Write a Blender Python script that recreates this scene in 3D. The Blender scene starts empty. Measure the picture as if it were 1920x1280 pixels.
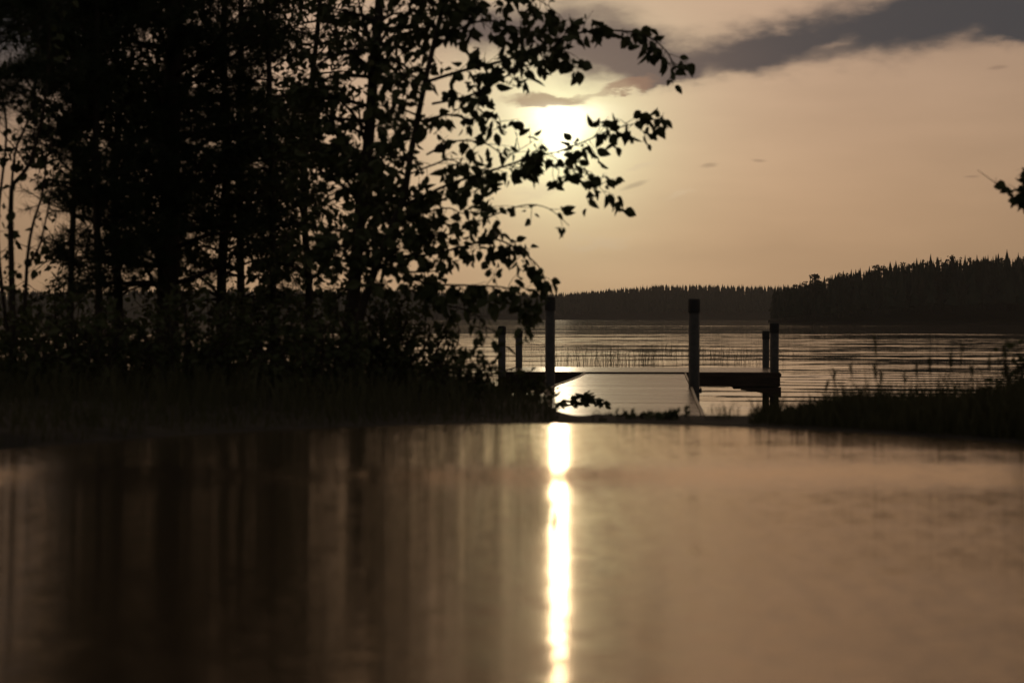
import bpy, math, random
from mathutils import Vector, Matrix, noise

random.seed(11)
scene = bpy.context.scene
COL = scene.collection
rad = math.radians

# ------------------------------------------------------------------ camera
CAM_Z = 1.10                       # metres above the lake
FPX = 3733.3                       # focal length in photo pixels (70 mm on 36 mm, 1920 px)
HORIZON = 596.0
PITCH = math.atan((640 - HORIZON) / FPX)
cam_d = bpy.data.cameras.new('camera')
cam_d.lens = 70
cam_d.sensor_width = 36
cam_d.clip_start = 0.05
cam_d.clip_end = 9000
cam_d.dof.use_dof = True
cam_d.dof.focus_distance = 75
cam_d.dof.aperture_fstop = 5.2
cam = bpy.data.objects.new('camera', cam_d)
COL.objects.link(cam)
cam.location = (0, 0, CAM_Z)
cam.rotation_euler = (rad(90) - PITCH, 0, 0)
scene.camera = cam

SUN_AZ = math.atan((1048 - 960) / FPX)
SUN_EL = math.atan((HORIZON - 250) / FPX)

scene.view_settings.view_transform = 'Standard'
scene.view_settings.look = 'None'
scene.view_settings.exposure = 0
scene.view_settings.gamma = 1
scene.cycles.use_denoising = True
scene.cycles.max_bounces = 6
scene.cycles.volume_bounces = 0
scene.cycles.sample_clamp_indirect = 4


def lin(r, g, b):
    f = lambda c: (c / 255) / 12.92 if c / 255 <= 0.04045 else (((c / 255) + 0.055) / 1.055) ** 2.4
    return (f(r), f(g), f(b))


# ------------------------------------------------------------------ node expression helper
class X:
    """A float socket with arithmetic."""
    def __init__(s, nt, sock): s.nt, s.s = nt, sock
    def op(s, o, b=None, c=None):
        n = s.nt.nodes.new('ShaderNodeMath'); n.operation = o
        for i, v in enumerate((s, b, c)):
            if v is None: continue
            if isinstance(v, X): s.nt.links.new(v.s, n.inputs[i])
            else: n.inputs[i].default_value = v
        return X(s.nt, n.outputs[0])
    def __add__(s, o): return s.op('ADD', o)
    __radd__ = __add__
    def __sub__(s, o): return s.op('SUBTRACT', o)
    def __rsub__(s, o): return (s * -1.0) + o
    def __mul__(s, o): return s.op('MULTIPLY', o)
    __rmul__ = __mul__
    def __truediv__(s, o): return s.op('DIVIDE', o)
    def exp(s): return s.op('EXPONENT')
    def pw(s, p): return s.op('POWER', p)
    def sat(s):
        r = s.op('MULTIPLY', 1.0); r.s.node.use_clamp = True; return r
    def smooth(s, a, b):
        n = s.nt.nodes.new('ShaderNodeMapRange'); n.interpolation_type = 'SMOOTHSTEP'
        s.nt.links.new(s.s, n.inputs[0]); n.inputs[1].default_value = a; n.inputs[2].default_value = b
        return X(s.nt, n.outputs[0])


def xyz(nt, vec):
    n = nt.nodes.new('ShaderNodeSeparateXYZ'); nt.links.new(vec, n.inputs[0])
    return [X(nt, o) for o in n.outputs]


def comb(nt, a, b, c):
    n = nt.nodes.new('ShaderNodeCombineXYZ')
    for i, v in enumerate((a, b, c)):
        if isinstance(v, X): nt.links.new(v.s, n.inputs[i])
        else: n.inputs[i].default_value = v
    return n.outputs[0]


def noisen(nt, vec, scale, detail=3, rough=0.55, color=False):
    n = nt.nodes.new('ShaderNodeTexNoise'); nt.links.new(vec, n.inputs['Vector'])
    n.inputs['Scale'].default_value = scale; n.inputs['Detail'].default_value = detail
    n.inputs['Roughness'].default_value = rough
    return n.outputs['Color'] if color else X(nt, n.outputs['Fac'])


def mixc(nt, fac, a, b):
    n = nt.nodes.new('ShaderNodeMix'); n.data_type = 'RGBA'
    if isinstance(fac, X): nt.links.new(fac.s, n.inputs[0])
    else: n.inputs[0].default_value = fac
    for i, v in ((6, a), (7, b)):
        if isinstance(v, tuple): n.inputs[i].default_value = (*v, 1)
        else: nt.links.new(v, n.inputs[i])
    return n.outputs[2]


def scalec(nt, col, f):
    n = nt.nodes.new('ShaderNodeVectorMath'); n.operation = 'SCALE'
    if isinstance(col, tuple): n.inputs[0].default_value = col
    else: nt.links.new(col, n.inputs[0])
    if isinstance(f, X): nt.links.new(f.s, n.inputs[3])
    else: n.inputs[3].default_value = f
    return n.outputs[0]


def addc(nt, a, b):
    n = nt.nodes.new('ShaderNodeVectorMath'); n.operation = 'ADD'
    nt.links.new(a, n.inputs[0]); nt.links.new(b, n.inputs[1])
    return n.outputs[0]


# ------------------------------------------------------------------ sky
world = bpy.data.worlds.new('World')
scene.world = world
world.use_nodes = True
nt = world.node_tree
bg = nt.nodes['Background']
sky = nt.nodes.new('ShaderNodeTexSky')
sky.sky_type = 'NISHITA'
sky.sun_disc = False
sky.sun_elevation = SUN_EL
sky.sun_rotation = SUN_AZ
sky.dust_density = 3
tc = nt.nodes.new('ShaderNodeTexCoord')
dx, dy, dz = xyz(nt, tc.outputs['Generated'])
U = dx.op('ARCTAN2', dy) * (FPX / 100)             # azimuth and elevation, in units of 1.53 degrees
V = dz.op('ARCSINE') * (FPX / 100)
# cloud coordinates bent by noise so that every edge is ragged
nv = comb(nt, U * 0.55, V * 1.25, 3.1)
wn = noisen(nt, nv, 0.7, 5, 0.6)
wn2 = noisen(nt, comb(nt, U * 0.6, V * 1.3, 9.7), 1.9, 4, 0.52)
uw = U + (wn - 0.5) * 1.9
vw = V + (wn2 - 0.5) * 0.75


def blob(px, py, a, b, ang, u=None, v=None):
    """Soft elongated cloud patch round a direction; ang in degrees, anticlockwise."""
    u = u or uw; v = v or vw
    ca, sa = math.cos(rad(ang)), math.sin(rad(ang))
    du = u - (px - 960) / 100; dv = v - (HORIZON - py) / 100
    p = (du * ca + dv * sa) * (1 / a); q = (dv * ca - du * sa) * (1 / b)
    return ((p * p + q * q) * -1.0).exp()


u0 = U + (wn - 0.5) * 0.4
v0 = V + (wn2 - 0.5) * 0.2


def total(bl):
    s = bl[0]
    for k in bl[1:]: s = s + k
    return s


big = total([blob(1090, 75, 1.25, 0.85, -8), blob(1210, 105, 0.7, 0.45, 4), blob(1390, 108, 1.6, 0.40, 6), blob(1630, 62, 2.2, 0.62, 9),
             blob(1900, 15, 2.2, 0.6, 10), blob(1900, 75, 0.55, 0.22, 12), blob(900, 60, 1.3, 0.45, 5), blob(40, 60, 2.4, 1.9, -6),
             blob(2400, -60, 4.0, 1.0, 10), blob(1250, 150, 0.5, 0.14, 8)])
hole = blob(1545, 92, 0.42, 0.16, 12)
streak = total([blob(1010, 190, 0.95, 0.17, 2), blob(1190, 165, 0.75, 0.13, 9)])
big = (big - hole * 0.55).smooth(0.12, 1.12)
streak = streak.smooth(0.35, 0.8) * 0.75
puffs = total([blob(1328, 312, 0.22, 0.07, 5, u0, v0), blob(1422, 304, 0.18, 0.045, -3, u0, v0), blob(1190, 350, 0.35, 0.08, 20, u0, v0),
               blob(1850, 142, 0.25, 0.06, 5, u0, v0), blob(1810, 340, 0.2, 0.04, 3, u0, v0)])
puffs = puffs.smooth(0.35, 1.1) * 0.34
wisps = total([blob(1205, 320, 0.4, 0.09, 22), blob(1275, 370, 0.3, 0.08, 12), blob(1120, 455, 0.8, 0.1, 5), blob(1010, 360, 0.5, 0.15, 8)])
wisps = wisps.smooth(0.25, 1.0)

su = U - math.degrees(SUN_AZ) * FPX / 100 * math.pi / 180
sv = V - SUN_EL * FPX / 100
r2 = su * su + sv * sv
rr = r2.op('SQRT')
wide = (r2 * (-1 / 60.0)).exp()
mid = (rr * (-1 / 1.1)).exp()
# aureole squeezed under the cloud band that hides the sun's upper edge
cu = su + (wn2 - 0.5) * 0.5
ca_ = (V + (wn - 0.5) * 0.3 - 2.95) * 1.05
ca_ = ca_.sat() * 0.42 + 0.12
core = ((((cu - 0.02) * (cu - 0.02)) / (ca_ * ca_)).pw(0.8) * -1.0).exp() * V.smooth(2.7, 3.35) * (V + (wn2 - 0.5) * 0.3).smooth(4.10, 3.75)
low = V.smooth(6.0, -0.5)
base = mixc(nt, low, lin(196, 163, 136), lin(205, 165, 124))
base = mixc(nt, V.smooth(6.5, 11.0), base, lin(232, 186, 144))
base = scalec(nt, base, wide * 0.52 + 0.62)
glow = scalec(nt, (0.50, 0.82, 0.48), mid)
glow2 = scalec(nt, (0.85, 0.68, 0.34), (rr * (-1 / 0.68)).exp())
s1 = addc(nt, addc(nt, base, glow), glow2)
haze_n = noisen(nt, comb(nt, U * 0.22, V * 1.1, 1.0), 1.3, 4, 0.5)
s1 = scalec(nt, s1, (haze_n - 0.5) * 0.26 + 1.0)
s1 = mixc(nt, wisps * 0.35, s1, lin(225, 200, 165))
# clouds: slate away from the sun, mauve near it
ccol = mixc(nt, (r2 * (-1 / 11.0)).exp(), lin(56, 60, 66), lin(122, 102, 93))
s2 = mixc(nt, big * 0.93, s1, ccol)
s2 = mixc(nt, streak, s2, lin(160, 126, 102))
s2 = mixc(nt, puffs, s2, lin(110, 90, 76))
s2 = addc(nt, s2, scalec(nt, (1.0, 0.93, 0.86), core * (1.0 - streak * 0.8) * 1.25))
# above and behind the picture the sky fades to dim Nishita with a flat fill added to lift silhouettes
front = dy.smooth(-0.2, 0.75) * dz.smooth(0.62, 0.2)
fill_sky = mixc(nt, 0.75, scalec(nt, sky.outputs[0], 0.04), (0.15, 0.134, 0.118))
allc = mixc(nt, front, fill_sky, s2)
nt.links.new(allc, bg.inputs['Color'])
bg.inputs['Strength'].default_value = 1.0
world.cycles.sampling_method = 'MANUAL'
world.cycles.sample_map_resolution = 2048

sun_d = bpy.data.lights.new('sun', 'SUN')
sun_d.energy = 0.022
sun_d.angle = rad(0.55)
sun_d.color = (1.0, 0.78, 0.50)
sun = bpy.data.objects.new('sun', sun_d)
COL.objects.link(sun)
to_sun = Vector((math.sin(SUN_AZ) * math.cos(SUN_EL), math.cos(SUN_AZ) * math.cos(SUN_EL), math.sin(SUN_EL)))
sun.rotation_euler = to_sun.to_track_quat('Z', 'Y').to_euler()
sun.location = (3, 60, 20)


# ------------------------------------------------------------------ materials
def mat(name, c1, c2=None, scale=4.0, rough=0.7, spec=0.3, bump=0.0, stretch=(1, 1, 1), transl=0.0):
    m = bpy.data.materials.new(name); m.use_nodes = True
    t = m.node_tree; b = t.nodes['Principled BSDF']
    b.inputs['Roughness'].default_value = rough
    b.inputs['Specular IOR Level'].default_value = spec
    co = t.nodes.new('ShaderNodeTexCoord')
    mp = t.nodes.new('ShaderNodeMapping'); mp.inputs['Scale'].default_value = stretch
    t.links.new(co.outputs['Object'], mp.inputs[0])
    f = noisen(t, mp.outputs[0], scale, 5, 0.6)
    t.links.new(mixc(t, f.smooth(0.3, 0.7), c1, c2 or tuple(0.6 * k for k in c1)), b.inputs['Base Color'])
    if bump:
        bn = t.nodes.new('ShaderNodeBump'); bn.inputs['Distance'].default_value = bump
        t.links.new(f.s, bn.inputs['Height']); t.links.new(bn.outputs[0], b.inputs['Normal'])
    if transl:
        tr = t.nodes.new('ShaderNodeBsdfTranslucent'); tr.inputs[0].default_value = (c1[0] * 1.5, c1[1] * 1.5, c1[2] * 0.6, 1)
        mx = t.nodes.new('ShaderNodeMixShader'); mx.inputs[0].default_value = transl
        t.links.new(b.outputs[0], mx.inputs[1]); t.links.new(tr.outputs[0], mx.inputs[2])
        t.links.new(mx.outputs[0], t.nodes['Material Output'].inputs[0])
    return m


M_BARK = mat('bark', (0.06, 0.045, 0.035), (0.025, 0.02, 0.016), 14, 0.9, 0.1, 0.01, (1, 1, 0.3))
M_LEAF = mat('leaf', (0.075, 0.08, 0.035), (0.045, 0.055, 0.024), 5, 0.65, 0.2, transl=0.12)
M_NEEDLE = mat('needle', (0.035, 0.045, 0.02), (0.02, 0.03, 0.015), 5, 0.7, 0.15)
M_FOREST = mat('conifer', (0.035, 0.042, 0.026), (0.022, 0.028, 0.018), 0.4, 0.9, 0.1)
M_GRASS = mat('grass', (0.066, 0.06, 0.03), (0.042, 0.042, 0.02), 3, 0.7, 0.15, transl=0.08)
M_REED = mat('reed', (0.07, 0.06, 0.03), None, 3, 0.7, 0.2)
M_EARTH = mat('earth', (0.045, 0.036, 0.026), (0.02, 0.017, 0.013), 6, 0.9, 0.15, 0.02)
M_HILL = mat('hill_earth', (0.03, 0.03, 0.02), None, 0.1, 0.95, 0.05)
M_POST = mat('post_metal', (0.055, 0.047, 0.04), (0.032, 0.028, 0.024), 22, 0.62, 0.4, 0.002)
M_CAP = mat('cap_rubber', (0.026, 0.024, 0.022), None, 8, 0.75, 0.3)
M_DARKWOOD = mat('fascia_wood', (0.06, 0.04, 0.028), (0.035, 0.025, 0.018), 9, 0.8, 0.2, 0.004, (0.4, 3, 3))
M_FLOAT = mat('float_plastic', (0.02, 0.02, 0.022), None, 6, 0.6, 0.3)
M_EDGE = mat('edge_trim', (0.5, 0.40, 0.28), (0.38, 0.3, 0.2), 10, 0.5, 0.4)


def deck_mat():
    m = bpy.data.materials.new('deck_boards'); m.use_nodes = True
    t = m.node_tree; b = t.nodes['Principled BSDF']
    co = t.nodes.new('ShaderNodeTexCoord')
    x, y, z = xyz(t, co.outputs['Object'])
    g = noisen(t, comb(t, x * 0.5, y * 6.0, 0.0), 1.4, 4, 0.6)
    pl = (y * 7.1).op('FRACT')
    gap = pl.smooth(0.0, 0.05) * pl.smooth(1.0, 0.95)
    t.links.new(mixc(t, g, (0.19, 0.125, 0.075), (0.09, 0.06, 0.036)), b.inputs['Base Color'])
    t.links.new((g * 0.20 + 0.15).s, b.inputs['Roughness'])
    b.inputs['Specular IOR Level'].default_value = 0.9
    bn = t.nodes.new('ShaderNodeBump'); bn.inputs['Distance'].default_value = 0.004; bn.inputs['Strength'].default_value = 0.6
    t.links.new((gap * 0.5 + g * 0.5).s, bn.inputs['Height']); t.links.new(bn.outputs[0], b.inputs['Normal'])
    return m


M_DECK = deck_mat()


def water_mat(name, lake):
    m = bpy.data.materials.new(name); m.use_nodes = True
    t = m.node_tree; b = t.nodes['Principled BSDF']
    b.inputs['Base Color'].default_value = (0.012, 0.010, 0.008, 1)
    b.inputs['IOR'].default_value = 1.333
    co = t.nodes.new('ShaderNodeTexCoord')
    x, y, z = xyz(t, co.outputs['Object'])
    if lake:
        # fine ripples near the jetty, longer ones farther out, calm water under the far shore
        n1 = noisen(t, comb(t, x * 0.75, y * 1.9, 0.0), 1.0, 3, 0.6)
        n2 = noisen(t, comb(t, x * 0.09, y * 0.34, 5.0), 1.0, 4, 0.65)
        n3 = noisen(t, comb(t, x * 0.9, y * 0.9, 2.0), 1.0, 2, 0.5)
        # rings spreading over the right-hand bay
        wv = noisen(t, comb(t, x * 0.07, y * 0.07, 1.0), 1.0, 2, 0.5)
        ex = x - 11.0; ey = y - 49.0
        d = (ex * ex + ey * ey).op('SQRT')
        gust = noisen(t, comb(t, x * 0.22, y * 0.16, 3.0), 1.0, 3, 0.6).smooth(0.36, 0.66)
        ring = (d * 4.1 + wv * 9.0).op('SINE') * (gust * 0.9 + 0.1)
        rmask = x.smooth(0.5, 5.0) * y.smooth(48, 38) 
        calm = y.smooth(95, 150)
        patch = noisen(t, comb(t, x * 0.012, y * 0.035, 7.0), 1.0, 3, 0.5).smooth(0.38, 0.62)
        far_breeze = y.smooth(650, 800)
        cat = noisen(t, comb(t, x * 0.004, y * 0.028, 11.0), 1.0, 3, 0.6).smooth(0.53, 0.64) * y.smooth(100, 125) * y.smooth(420, 300)
        amp = cat * 0.9 + (1.0 - calm * 0.985) * (patch * 0.6 + 0.5) + far_breeze * 0.8
        sy = ((n1 - 0.5) * 0.11 + (n2 - 0.5) * 0.15 + ring * rmask * 0.029) * amp
        sx = (n3 - 0.5) * 0.05 * amp
        b.inputs['Roughness'].default_value = 0.037
    else:
        n1 = noisen(t, comb(t, x * 0.35, y * 2.2, 0.0), 1.0, 3, 0.5)
        n2 = noisen(t, comb(t, x * 0.8, y * 0.5, 4.0), 1.0, 2, 0.5)
        swell = (((y - 4.42) * (y - 4.42)) * (-1 / 0.13)).exp()
        side = x.smooth(0.25, 0.95)
        n4 = noisen(t, comb(t, x * 0.28, y * 1.7, 13.0), 1.0, 2, 0.5)
        sy = (n1 - 0.5) * (side * 0.05 + 0.003) + (n4 - 0.5) * side * 0.26 - swell * 0.066
        n3 = noisen(t, comb(t, x * 16.0, y * 170.0, 8.0), 1.0, 1, 0.5)
        sy = sy + (n3 - 0.5) * 0.29
        sx = (n2 - 0.5) * 0.006
        gl_ = t.nodes.new('ShaderNodeBsdfGlossy'); gl_.inputs['Roughness'].default_value = 0.095
        gl_.inputs['Color'].default_value = (1.0, 0.89, 0.75, 1)
        fr = t.nodes.new('ShaderNodeFresnel'); fr.inputs['IOR'].default_value = 3.0
        mx = t.nodes.new('ShaderNodeMixShader')
        t.links.new(fr.outputs[0], mx.inputs[0]); t.links.new(b.outputs[0], mx.inputs[1]); t.links.new(gl_.outputs[0], mx.inputs[2])
        g2 = t.nodes.new('ShaderNodeBsdfGlossy'); g2.inputs['Roughness'].default_value = 0.24
        g2.inputs['Color'].default_value = (1.0, 0.87, 0.70, 1)
        m2 = t.nodes.new('ShaderNodeMixShader'); m2.inputs[0].default_value = 0.17
        t.links.new(gl_.outputs[0], m2.inputs[1]); t.links.new(g2.outputs[0], m2.inputs[2]); t.links.new(m2.outputs[0], mx.inputs[2])
        t.links.new(mx.outputs[0], t.nodes['Material Output'].inputs[0])
        b.inputs['Specular IOR Level'].default_value = 0.0
        b.inputs['Roughness'].default_value = 0.6
        b.inputs['Base Color'].default_value = (0.014, 0.010, 0.006, 1)
    nrm = t.nodes.new('ShaderNodeVectorMath'); nrm.operation = 'NORMALIZE'
    t.links.new(comb(t, sx, sy, 1.0), nrm.inputs[0])
    t.links.new(nrm.outputs[0], b.inputs['Normal'])
    if not lake:
        t.links.new(nrm.outputs[0], gl_.inputs['Normal']); t.links.new(nrm.outputs[0], g2.inputs['Normal'])
    return m


M_LAKE = water_mat('lake_water', True)
M_POOL = water_mat('pool_water', False)


# ------------------------------------------------------------------ mesh helpers
def link(name, verts, faces, material, parent=None, smooth=False):
    me = bpy.data.meshes.new(name)
    me.from_pydata([tuple(v) for v in verts], [], faces)
    me.materials.append(material)
    if smooth: me.polygons.foreach_set('use_smooth', [True] * len(me.polygons))
    me.update()
    o = bpy.data.objects.new(name, me)
    COL.objects.link(o)
    if parent: o.parent = parent
    return o


def tag(o, label=None, cat=None, group=None, kind=None):
    if label: o['label'] = label
    if cat: o['category'] = cat
    if group: o['group'] = group
    if kind: o['kind'] = kind
    return o


def empty(name, loc, label, cat, group=None, rz=0.0):
    o = bpy.data.objects.new(name, None)
    o.empty_display_size = 0.1
    COL.objects.link(o)
    o.location = loc; o.rotation_euler = (0, 0, rz)
    return tag(o, label, cat, group)


CP, SP = math.cos(PITCH), math.sin(PITCH)


def at(px, py, D):
    """World point seen at photo pixel (px, py), D metres in front of the camera."""
    a = (px - 960) / FPX; v = (640 - py) / FPX
    y = CP + v * SP; z = v * CP - SP
    return Vector((a / y * D, D, CAM_Z + z / y * D))


def tube(V_, F_, pts, r0, r1, sides=6, cap=True):
    n = len(pts)
    up = Vector((0.31, 0.2, 0.93))
    base = len(V_)
    prev = None
    for i, p in enumerate(pts):
        d = (pts[min(i + 1, n - 1)] - pts[max(i - 1, 0)])
        if d.length < 1e-9: d = Vector((0, 0, 1))
        d.normalize()
        if prev is None:
            a = d.orthogonal().normalized()
        else:
            a = (prev - d * prev.dot(d))
            a = a.normalized() if a.length > 1e-6 else d.orthogonal().normalized()
        prev = a
        b = d.cross(a)
        r = r0 + (r1 - r0) * i / max(1, n - 1)
        for k in range(sides):
            t = 2 * math.pi * k / sides
            V_.append(p + a * (r * math.cos(t)) + b * (r * math.sin(t)))
    for i in range(n - 1):
        for k in range(sides):
            k2 = (k + 1) % sides
            F_.append((base + i * sides + k, base + i * sides + k2, base + (i + 1) * sides + k2, base + (i + 1) * sides + k))
    if cap:
        F_.append(tuple(base + k for k in reversed(range(sides))))
        F_.append(tuple(base + (n - 1) * sides + k for k in range(sides)))


def spline(pts, k=5):
    out = []
    n = len(pts)
    for i in range(n - 1):
        p0, p1, p2, p3 = pts[max(i - 1, 0)], pts[i], pts[i + 1], pts[min(i + 2, n - 1)]
        for j in range(k):
            t = j / k
            out.append(0.5 * ((2 * p1) + (p2 - p0) * t + (2 * p0 - 5 * p1 + 4 * p2 - p3) * t * t + (3 * p1 - p0 - 3 * p2 + p3) * t ** 3))
    out.append(pts[-1].copy())
    return out


def box(V_, F_, x0, x1, y0, y1, z0, z1):
    b = len(V_)
    V_ += [Vector(p) for p in ((x0, y0, z0), (x1, y0, z0), (x1, y1, z0), (x0, y1, z0), (x0, y0, z1), (x1, y0, z1), (x1, y1, z1), (x0, y1, z1))]
    F_ += [tuple(b + i for i in f) for f in ((3, 2, 1, 0), (4, 5, 6, 7), (0, 1, 5, 4), (1, 2, 6, 5), (2, 3, 7, 6), (3, 0, 4, 7))]


def bevel(o, w=0.006, seg=2):
    m = o.modifiers.new('bevel', 'BEVEL'); m.width = w; m.segments = seg; m.limit_method = 'ANGLE'
    return o


def rdir(zb=0.0):
    while True:
        v = Vector((random.uniform(-1, 1), random.uniform(-1, 1), random.uniform(-1, 1)))
        if 0.05 < v.length < 1: break
    v.normalize(); v.z += zb
    return v.normalized()


# ------------------------------------------------------------------ ground, lake, pool
POOL_Z = 0.75
PCX, PCY, PA, PB = 0.1, 1.5, 2.12, 4.95


def sstep(t):
    t = max(0.0, min(1.0, t)); return t * t * (3 - 2 * t)


def ground_z(x, y):
    n = noise.noise(Vector((x * 0.9, y * 0.9, 0))) * 0.03 + noise.noise(Vector((x * 4, y * 4, 3))) * 0.006
    q = math.sqrt(((x - PCX) / PA) ** 2 + ((y - PCY) / PB) ** 2)
    # lake shore: the left bank with the trees runs further out than the right one
    left = sstep((0.45 - x) / 0.9)
    s0 = 7.1 + 4.2 * left; s1 = s0 + 4.6
    top = POOL_Z + 0.004 + 0.05 * sstep((abs(x - 0.5) - 0.8) / 2.0) + n * (0.2 + 0.3 * sstep((abs(x - 0.5) - 0.6) / 1.0))
    top -= 0.034 * math.exp(-((x - 0.215) / 0.085) ** 2)      # wet dip where the pool spills towards the jetty
    z = top + (-0.45 - top) * sstep((y - s0) / (s1 - s0))
    z = min(z, top)
    if y > s1: z = -0.45 - min(1.2, (y - s1) * 0.1)
    if abs(x) > 12 and y < s0: z += sstep((abs(x) - 12) / 20) * 0.8
    if q < 1.06:
        z = min(z, POOL_Z - 0.25 * (1 - min(1, q / 1.0) ** 2) - 0.01 + (0.02 * sstep((q - 1.0) / 0.06)) if q < 1.06 else z)
    return z


def axis(lo, hi, fine_lo, fine_hi, fine):
    a = []
    v = fine_lo
    while v < fine_hi: a.append(v); v += fine
    a.append(fine_hi)
    step, v = fine, fine_hi
    while v < hi: step *= 1.35; v = min(hi, v + step); a.append(v)
    step, v = fine, fine_lo
    pre = []
    while v > lo: step *= 1.35; v = max(lo, v - step); pre.append(v)
    return pre[::-1] + a


xs = axis(-400, 400, -4, 4, 0.09)
ys = axis(-400, 60, 0.5, 12.5, 0.09)
gv = [(x, y, ground_z(x, y)) for y in ys for x in xs]
W = len(xs)
gf = [(j * W + i, j * W + i + 1, (j + 1) * W + i + 1, (j + 1) * W + i) for j in range(len(ys) - 1) for i in range(W - 1)]
tag(link('ground', gv, gf, M_EARTH, smooth=True), kind='structure')

tag(link('lake', [(-2500, 8, 0), (2500, 8, 0), (2500, 2200, 0), (-2500, 2200, 0)], [(0, 1, 2, 3)], M_LAKE), kind='structure')

pv = [(PCX + 1.03 * PA * math.cos(t), PCY + 1.03 * PB * math.sin(t), POOL_Z) for t in [2 * math.pi * k / 96 for k in range(96)]]
tag(link('pool_water', pv, [tuple(range(96))], M_POOL), kind='structure')


# ------------------------------------------------------------------ far shores
def ridge(name, prof, D0, D1, label):
    """Low land behind the lake: height profile [(px, top z)] at distance D0 rising towards D1."""
    v, f = [], []
    n = len(prof)
    for k, (D, hk) in enumerate(((D0, -1.0), (D0 + 4, 0.5), ((D0 + D1) / 2, 0.6), (D1, 1.0), (D1 + 150, 0.9))):
        for px, h in prof:
            z = hk if k < 2 else h * hk
            v.append(((px - 960) / FPX * D, D, z))
    for k in range(4):
        for i in range(n - 1):
            f.append((k * n + i, k * n + i + 1, (k + 1) * n + i + 1, (k + 1) * n + i))
    return tag(link(name, v, f, M_HILL), kind='structure')


def conifer(V_, F_, p, h, w, layers=6, sides=6):
    tube(V_, F_, [p + Vector((0, 0, -0.3)), p + Vector((0, 0, h))], 0.012 * h, 0.004 * h, 4, False)
    for L in range(layers):
        t = L / layers
        zb = p.z + h * (0.16 + 0.80 * t); zt = min(p.z + h * 1.02, zb + h * (0.30 - 0.12 * t))
        r = w * (1 - t) ** 0.85 + 0.03 * w
        b = len(V_)
        ph = random.uniform(0, 6)
        for k in range(sides):
            a = ph + 2 * math.pi * k / sides
            rk = r * random.uniform(0.55, 1.25)
            V_.append(Vector((p.x + rk * math.cos(a), p.y + rk * math.sin(a), zb - random.uniform(0, 0.06) * h)))
        V_.append(Vector((p.x, p.y, zt)))
        for k in range(sides): F_.append((b + k, b + (k + 1) % sides, b + sides))


def round_pine(V_, F_, p, h, w):
    """Scots pine: bare stem and flat clumps of foliage near the top."""
    tube(V_, F_, [p, p + Vector((0.02 * h, 0, 0.5 * h)), p + Vector((0, 0, h * 0.97))], 0.016 * h, 0.004 * h, 5, False)
    for k in range(11):
        t = random.uniform(0.5, 1.0)
        c = p + Vector((random.uniform(-1, 1) * w * (1.25 - t), random.uniform(-1, 1) * w * (1.25 - t), h * t * 0.97))
        for m in range(9):
            d = rdir(); d.z *= 0.5
            q = c + d * w * 0.35
            b = len(V_)
            s = w * random.uniform(0.12, 0.25)
            V_.extend([q + rdir() * s, q + rdir() * s, q + rdir() * s, q + rdir() * s])
            F_.extend([(b, b + 1, b + 2), (b, b + 2, b + 3), (b + 1, b + 3, b + 2)])


def interp(prof, px):
    for (a, ya), (b, yb) in zip(prof, prof[1:]):
        if a <= px <= b: return ya + (yb - ya) * (px - a) / (b - a)
    return prof[0][1] if px < prof[0][0] else prof[-1][1]


FAR_TOP = [(-700, 546), (0, 541), (150, 543), (300, 538), (500, 541), (700, 540), (850, 541), (960, 546), (1040, 546), (1090, 544), (1180, 535),
           (1250, 531), (1350, 531), (1480, 534), (1700, 525), (2000, 520), (2700, 520)]
NEAR_TOP = [(1444, 545), (1462, 536), (1500, 527), (1540, 520), (1575, 511), (1620, 501), (1680, 490), (1750, 482), (1830, 479), (1920, 475), (2100, 462), (2700, 450)]
DF, DN = 1250.0, 520.0
far_prof = [(px, max(0.8, (HORIZON - y) / FPX * (DF + 140) + CAM_Z - 11)) for px, y in FAR_TOP]
near_prof = [(px, max(0.8, (HORIZON - y) / FPX * (DN + 60) + CAM_Z - 9)) for px, y in NEAR_TOP]
ridge('far_hill', far_prof, DF, DF + 140, '')
ridge('headland', [(1440, 0.3)] + near_prof, DN, DN + 60, '')

fv, ff = [], []
for row in range(7):
    D = DF + 6 + row * 22
    px = -650
    while px < 2650:
        px += random.uniform(1.2, 4.6)
        g = interp(far_prof, px) * (0.5 + 0.5 * row / 6.0) * (0.6 if row < 3 else 1)
        top = (HORIZON - interp(FAR_TOP, px)) / FPX * D + CAM_Z
        h = min(13, max(5, (top - g))) * random.choice((random.uniform(0.82, 0.95), random.uniform(0.9, 1.04))) if row >= 4 else random.uniform(7, 11)
        if row < 4: h = min(h, max(4, top - g))
        p = Vector(((px - 960) / FPX * D, D + random.uniform(-9, 9), g - 0.4))
        conifer(fv, ff, p, h, h * random.uniform(0.14, 0.24), 4, 5)
tag(link('far_forest', fv, ff, M_FOREST), 'hazy conifer forest on the low hill across the lake', 'forest', kind='stuff')

nv_, nf_ = [], []
for row in range(7):
    D = DN + 4 + row * 10
    px = 1446
    while px < 2650:
        px += random.uniform(2.5, 11)
        g = interp(near_prof, px) * (0.35 + 0.65 * row / 6.0)
        top = (HORIZON - interp(NEAR_TOP, px)) / FPX * D + CAM_Z
        h = max(3.0, top - g) * (random.choice((random.uniform(0.82, 0.95), random.uniform(0.9, 1.06))) if row >= 3 else random.uniform(0.65, 0.95))
        p = Vector(((px - 960) / FPX * D, D + random.uniform(-4, 4), g - 0.3))
        if random.random() < 0.25: round_pine(nv_, nf_, p, h, min(2.0, h * 0.16))
        else: conifer(nv_, nf_, p, h, min(2.3, h * random.uniform(0.13, 0.22)), 7, 6)
tag(link('headland_forest', nv_, nf_, M_FOREST), 'dark conifer forest on the headland at the right of the lake', 'forest', kind='stuff')

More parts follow.
